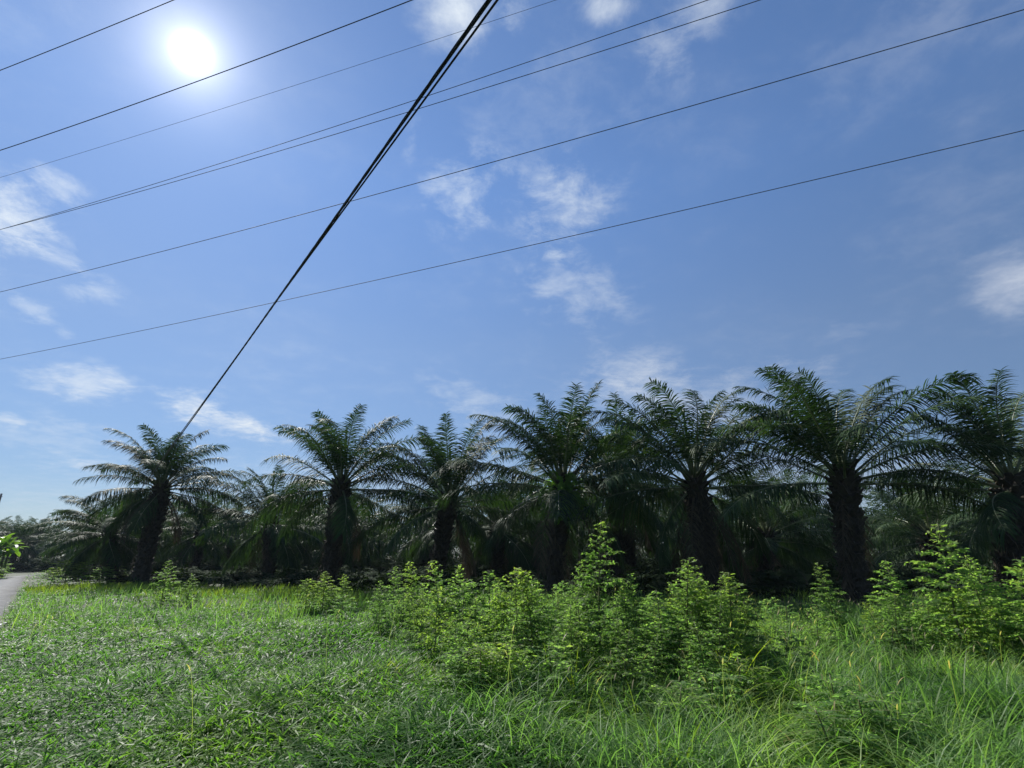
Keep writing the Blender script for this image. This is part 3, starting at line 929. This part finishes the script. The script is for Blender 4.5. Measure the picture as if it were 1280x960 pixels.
# bundled power cable: four twisted cores
p, t = cable_path(0, 0, .3, 0)
b = MB()
m = 700
tt = np.linspace(0, 1, m); pp = np.stack([np.interp(tt, np.linspace(0, 1, len(p)), p[:, q]) for q in range(3)], -1)
d = (C - A)[:2] / np.linalg.norm((C - A)[:2]); sd = np.array([d[1], -d[0], 0])
for c_ in range(4):
    a_ = tt * 2 * np.pi * 55 + c_ * np.pi / 2
    b.tube(pp + sd[None] * (np.cos(a_) * .0085)[:, None] + UP[None] * (np.sin(a_) * .0085)[:, None], .0078, 6)
tag(link('bundled_cable', b.mesh('bundled_cable', [M_CABLE])), 'thick black twisted cable running diagonally down to the leaning palm', 'cable', 'cables running along the lane')
p, t = cable_path(.048, -.052, .32, -.01)
b = MB(); b.tube(p, .0095, 6)
tag(link('telephone_cable', b.mesh('telephone_cable', [M_CABLE])), 'thinner black cable right beside the thick twisted one, splitting from it near the top', 'cable', 'cables running along the lane')
p, t = cable_path(.022, -.028, .32, .012)
b = MB(); b.tube(p, .004, 5)
tag(link('messenger_wire', b.mesh('messenger_wire', [M_WIRE])), 'thin grey wire between the two black cables', 'cable', 'cables running along the lane')


def pole(base, H, label, rad=.14):
    r = bpy.data.objects.new('utility_pole', None); COL.objects.link(r); r.location = base
    tag(r, label, 'utility pole', 'utility poles')
    b = MB(); b.tube([(0, 0, -.3), (0, 0, H * .5), (0, 0, H)], [rad * 1.2, rad, rad * .7], 10)
    link('shaft', b.mesh('shaft', [M_POLE]), r)
    b = MB(); b.tube([(-.22, 0, H - .35), (0, -.02, H - .32), (.22, 0, H - .35)], .025, 6)
    link('cable_bracket', b.mesh('cable_bracket', [M_WIRE]), r)
    return r


pole((POLE[0], POLE[1] + .15, float(terrain(POLE[0], POLE[1]))), 6.3, 'grey utility pole carrying the black cables behind the leaning palm')
pp_ = at(2, 617, 62)
pole((pp_[0], 62, 0), pp_[2], 'slim utility pole rising above the banana plants at the left edge')

# scrap of white paper on the road's edge
p = at_z(4, 781, .06)
b = MB()
g = np.random.default_rng(3)
uu, vv = np.meshgrid(np.linspace(-.1, .1, 7), np.linspace(-.06, .06, 5))
zz = .03 + .02 * np.sin(uu * 20) + .02 * np.cos(vv * 30 + uu * 9)
idx = np.arange(35).reshape(5, 7)
q = np.stack([idx[:-1, :-1], idx[:-1, 1:], idx[1:, 1:], idx[1:, :-1]], -1).reshape(-1, 4)
V = np.stack([uu, vv, zz], -1).reshape(-1, 3)
b.add(V, q); b.add(V - np.array([0, 0, .004]), q[:, ::-1])
o = link('paper_scrap', b.mesh('paper_scrap', [M_LITTER]), None, (p[0], p[1], .05))
tag(o, 'small crumpled white scrap lying at the edge of the lane', 'litter')

# ------------------------------------------------------------------ sun and sky
sun = bpy.data.lights.new('sun', 'SUN'); sun.energy = 5.0; sun.angle = R(.53); sun.color = (1, .97, .91)
so = bpy.data.objects.new('sun', sun); COL.objects.link(so)
so.rotation_euler = Vector(SUN).to_track_quat('Z', 'Y').to_euler()

w = bpy.data.worlds.new('World'); sc.world = w; w.use_nodes = True
nt = w.node_tree
for n_ in list(nt.nodes): nt.nodes.remove(n_)
N = nt.nodes.new; LK = nt.links.new
out = N('ShaderNodeOutputWorld'); bg = N('ShaderNodeBackground')
sky = N('ShaderNodeTexSky'); sky.sky_type = 'NISHITA'; sky.sun_disc = False
sky.sun_elevation = SUN_EL; sky.sun_rotation = SUN_AZ
sky.altitude = 0; sky.air_density = 1.0; sky.dust_density = .05; sky.ozone_density = 2.0
tc = N('ShaderNodeTexCoord'); DIR = tc.outputs['Generated']


def sock(x, i, n):
    if isinstance(x, (int, float)): n.inputs[i].default_value = x
    else: LK(x, n.inputs[i])


def mth(op, a, b=None, c=None, clamp=False):
    n = N('ShaderNodeMath'); n.operation = op; n.use_clamp = clamp
    sock(a, 0, n)
    if b is not None: sock(b, 1, n)
    if c is not None: sock(c, 2, n)
    return n.outputs[0]


def dot(v):
    n = N('ShaderNodeVectorMath'); n.operation = 'DOT_PRODUCT'; LK(DIR, n.inputs[0]); n.inputs[1].default_value = tuple(float(q) for q in v)
    return n.outputs['Value']


def smooth(x, a, b):
    n = N('ShaderNodeMapRange'); n.interpolation_type = 'SMOOTHSTEP'; LK(x, n.inputs['Value'])
    n.inputs['From Min'].default_value = a; n.inputs['From Max'].default_value = b
    return n.outputs['Result']


# cloud texture on a flat layer overhead, so it foreshortens towards the horizon
sx = N('ShaderNodeSeparateXYZ'); LK(DIR, sx.inputs[0])
zc = mth('ADD', mth('MAXIMUM', sx.outputs['Z'], 0.0), .12)
cv = N('ShaderNodeCombineXYZ'); LK(mth('DIVIDE', sx.outputs['X'], zc), cv.inputs[0]); LK(mth('DIVIDE', sx.outputs['Y'], zc), cv.inputs[1])
n1 = N('ShaderNodeTexNoise'); n1.inputs['Scale'].default_value = 8.0; n1.inputs['Detail'].default_value = 10; n1.inputs['Roughness'].default_value = .66; n1.inputs['Distortion'].default_value = .25
LK(cv.outputs[0], n1.inputs['Vector'])
n2 = N('ShaderNodeTexNoise'); n2.inputs['Scale'].default_value = 1.3; n2.inputs['Detail'].default_value = 6; n2.inputs['Roughness'].default_value = .6
LK(cv.outputs[0], n2.inputs['Vector'])

CLOUDS = [  # px centre, half sizes px, tilt deg, strength, wispiness
    ((575, 14), (64, 56), 20, 1.1, .6), ((640, 20), (24, 30), 0, .45, .9), ((757, 6), (46, 30), 0, .9, .6), ((885, 14), (46, 44), 0, .6, .8), ((830, 62), (40, 44), 10, .35, 1.1),
    ((585, 236), (50, 58), 55, .6, 1.1), ((515, 170), (14, 34), 10, .25, 1.2), ((712, 252), (56, 70), 50, .55, 1.05), ((722, 360), (78, 52), 15, .46, 1.0), ((690, 322), (18, 9), 5, .5, .9),
    ((800, 466), (66, 40), 10, .75, .6), ((850, 505), (160, 40), 5, .62, .6), ((975, 470), (90, 26), -5, .28, 1.), ((600, 505), (80, 30), 20, .42, .9),
    ((1010, 600), (260, 50), 0, .55, .5), ((1265, 355), (64, 54), -15, .9, .4), ((1060, 412), (36, 14), 0, .16, 1.), ((1190, 260), (150, 90), -30, .13, 1.), ((1150, 60), (220, 90), -30, .12, 1.), ((700, 130), (160, 80), -20, .12, 1.),
    ((14, 272), (58, 54), 30, 1.1, .8), ((75, 232), (46, 22), 25, .6, 1.1), ((75, 310), (46, 28), 35, .55, 1.1), ((120, 362), (40, 22), 15, .36, 1.25), ((40, 388), (40, 16), 25, .36, 1.3), ((80, 418), (18, 9), 20, .3, 1.2),
    ((105, 478), (76, 28), 4, .95, .6), ((240, 503), (50, 18), 14, .9, .8), ((290, 530), (80, 16), 13, 1.1, .7), ((12, 524), (26, 14), 5, .6, .8), ((60, 545), (120, 30), 8, .35, .8), ((110, 582), (60, 10), 2, .6, .7),
    ((130, 640), (330, 60), 0, .25, .6), ((500, 600), (300, 40), 0, .3, .6),
]
acc = None
for (c, (sxp, syp), tilt, k, wis) in CLOUDS:
    d0 = ray(*c); d0 /= np.linalg.norm(d0)
    u = ray(c[0] + 1, c[1]); u -= d0 * (u @ d0); v = ray(c[0], c[1] + 1)
    # local axes on the sky: across and down at this place, sizes as angles
    e = 4.0
    du = (ray(c[0] + e, c[1]) / np.linalg.norm(ray(c[0] + e, c[1])) - d0) / e
    dv = (ray(c[0], c[1] + e) / np.linalg.norm(ray(c[0], c[1] + e)) - d0) / e
    ct, st = math.cos(R(tilt)), math.sin(R(tilt))
    a1 = (du * ct + dv * st) * sxp; a2 = (-du * st + dv * ct) * syp
    # dual basis in the tangent plane
    G = np.array([[a1 @ a1, a1 @ a2], [a1 @ a2, a2 @ a2]]); Gi = np.linalg.inv(G)
    b1 = Gi[0, 0] * a1 + Gi[0, 1] * a2; b2 = Gi[1, 0] * a1 + Gi[1, 1] * a2
    b1 -= d0 * (b1 @ d0); b2 -= d0 * (b2 @ d0)
    p1, p2 = dot(b1), dot(b2)
    r2 = mth('MULTIPLY_ADD', p1, p1, mth('MULTIPLY', p2, p2))
    env = mth('POWER', 2.718, mth('MULTIPLY', r2, -.8))
    env = mth('MULTIPLY', env, mth('GREATER_THAN', dot(d0), .3))
    # noise eats into the edge
    e2 = mth('ADD', env, mth('MULTIPLY', mth('SUBTRACT', n1.outputs['Fac'], .55), 3.0 * wis))
    e2 = mth('MULTIPLY', smooth(e2, .15, 1.5), k)
    e2 = mth('MULTIPLY', e2, smooth(env, .0, .75))
    acc = e2 if acc is None else mth('ADD', acc, mth('MULTIPLY', e2, mth('SUBTRACT', 1.0, mth('MINIMUM', acc, 1.0))))
acc = mth('MINIMUM', acc, 1.0)
veil = mth('MULTIPLY', smooth(n2.outputs['Fac'], .40, .72), mth('MULTIPLY_ADD', smooth(n1.outputs['Fac'], .40, .72), .13, .03))
acc = mth('MINIMUM', mth('ADD', acc, veil), 1.0)

sd = dot(SUN)
ang = mth('ARCCOSINE', mth('MINIMUM', sd, .999999))
core = smooth(ang, R(2.0), R(.2))
glow = mth('POWER', 2.718, mth('MULTIPLY', ang, -1 / R(1.9)))
glow2 = mth('POWER', 2.718, mth('MULTIPLY', ang, -1 / R(11)))

SKY_STR = .064
tint = N('ShaderNodeMix'); tint.data_type = 'RGBA'; tint.blend_type = 'MULTIPLY'; tint.inputs['Factor'].default_value = 1
LK(sky.outputs['Color'], tint.inputs['A']); 
tr_ = N('ShaderNodeValToRGB')                      # sky colour graded by height: deeper blue overhead, a duller band above the horizon
tr_.color_ramp.elements.new(.5); tr_.color_ramp.elements.new(.5)
for e_, (p_, c_) in zip(tr_.color_ramp.elements, [(0, (.25, .275, .33)), (.12, (.31, .335, .395)), (.38, (.485, .50, .54)), (.62, (.50, .592, .70))]):
    e_.position = p_; e_.color = (*c_, 1)
LK(sx.outputs['Z'], tr_.inputs['Fac'])
t2_ = N('ShaderNodeVectorMath'); t2_.operation = 'SCALE'; LK(tr_.outputs['Color'], t2_.inputs[0]); t2_.inputs['Scale'].default_value = 2.0
LK(t2_.outputs[0], tint.inputs['B'])
cm = N('ShaderNodeMix'); cm.data_type = 'RGBA'; LK(acc, cm.inputs['Factor'])
LK(tint.outputs['Result'], cm.inputs['A'])
# clouds nearer the sun are brighter
cb = N('ShaderNodeMix'); cb.data_type = 'RGBA'; LK(smooth(ang, R(70), R(15)), cb.inputs['Factor'])
cb.inputs['A'].default_value = (5.4, 6.0, 7.2, 1); cb.inputs['B'].default_value = (8.2, 9.0, 9.8, 1)
LK(cb.outputs['Result'], cm.inputs['B'])
gl = N('ShaderNodeVectorMath'); gl.operation = 'SCALE'; gl.inputs[0].default_value = (1, .97, .9)
LK(mth('ADD', mth('MULTIPLY', core, 6.0), mth('ADD', mth('MULTIPLY', glow, 15.0), mth('MULTIPLY', glow2, .9))), gl.inputs['Scale'])
ad = N('ShaderNodeVectorMath'); ad.operation = 'ADD'; LK(cm.outputs['Result'], ad.inputs[0]); LK(gl.outputs[0], ad.inputs[1])
LK(ad.outputs[0], bg.inputs['Color']); bg.inputs['Strength'].default_value = SKY_STR
LK(bg.outputs[0], out.inputs['Surface'])
w.cycles.sampling_method = 'MANUAL'; w.cycles.sample_map_resolution = 512

# ------------------------------------------------------------------ haze
HAZE = 0.0002
if HAZE:
    m, nt2, o2 = new_mat('haze')
    pv = nt2.nodes.new('ShaderNodeVolumePrincipled'); pv.inputs['Density'].default_value = HAZE; pv.inputs['Color'].default_value = (.72, .86, 1, 1)
    pv.inputs['Anisotropy'].default_value = 0
    nt2.links.new(pv.outputs['Volume'], o2.inputs['Volume'])
    x0, x1, y0, y1, z0, z1 = -720, 720, -520, 920, -1.2, 30
    b = MB(); b.hexa(np.array([[(x0, y0, z0), (x1, y0, z0), (x1, y1, z0), (x0, y1, z0), (x0, y0, z1), (x1, y0, z1), (x1, y1, z1), (x0, y1, z1)]], float))
    tag(link('haze', b.mesh('haze', [m], smooth=False)), 'thin bluish haze over the far palms', 'haze', kind='stuff')

# ------------------------------------------------------------------ render settings
vs = sc.view_settings
vs.view_transform = 'Standard'; vs.look = 'None'; vs.gamma = 1; vs.use_curve_mapping = False
vs.exposure = 0.65
cy = sc.cycles
cy.max_bounces = 6; cy.diffuse_bounces = 3; cy.glossy_bounces = 2; cy.transmission_bounces = 4; cy.transparent_max_bounces = 4
cy.sample_clamp_indirect = 3.0
cy.caustics_reflective = False; cy.caustics_refractive = False
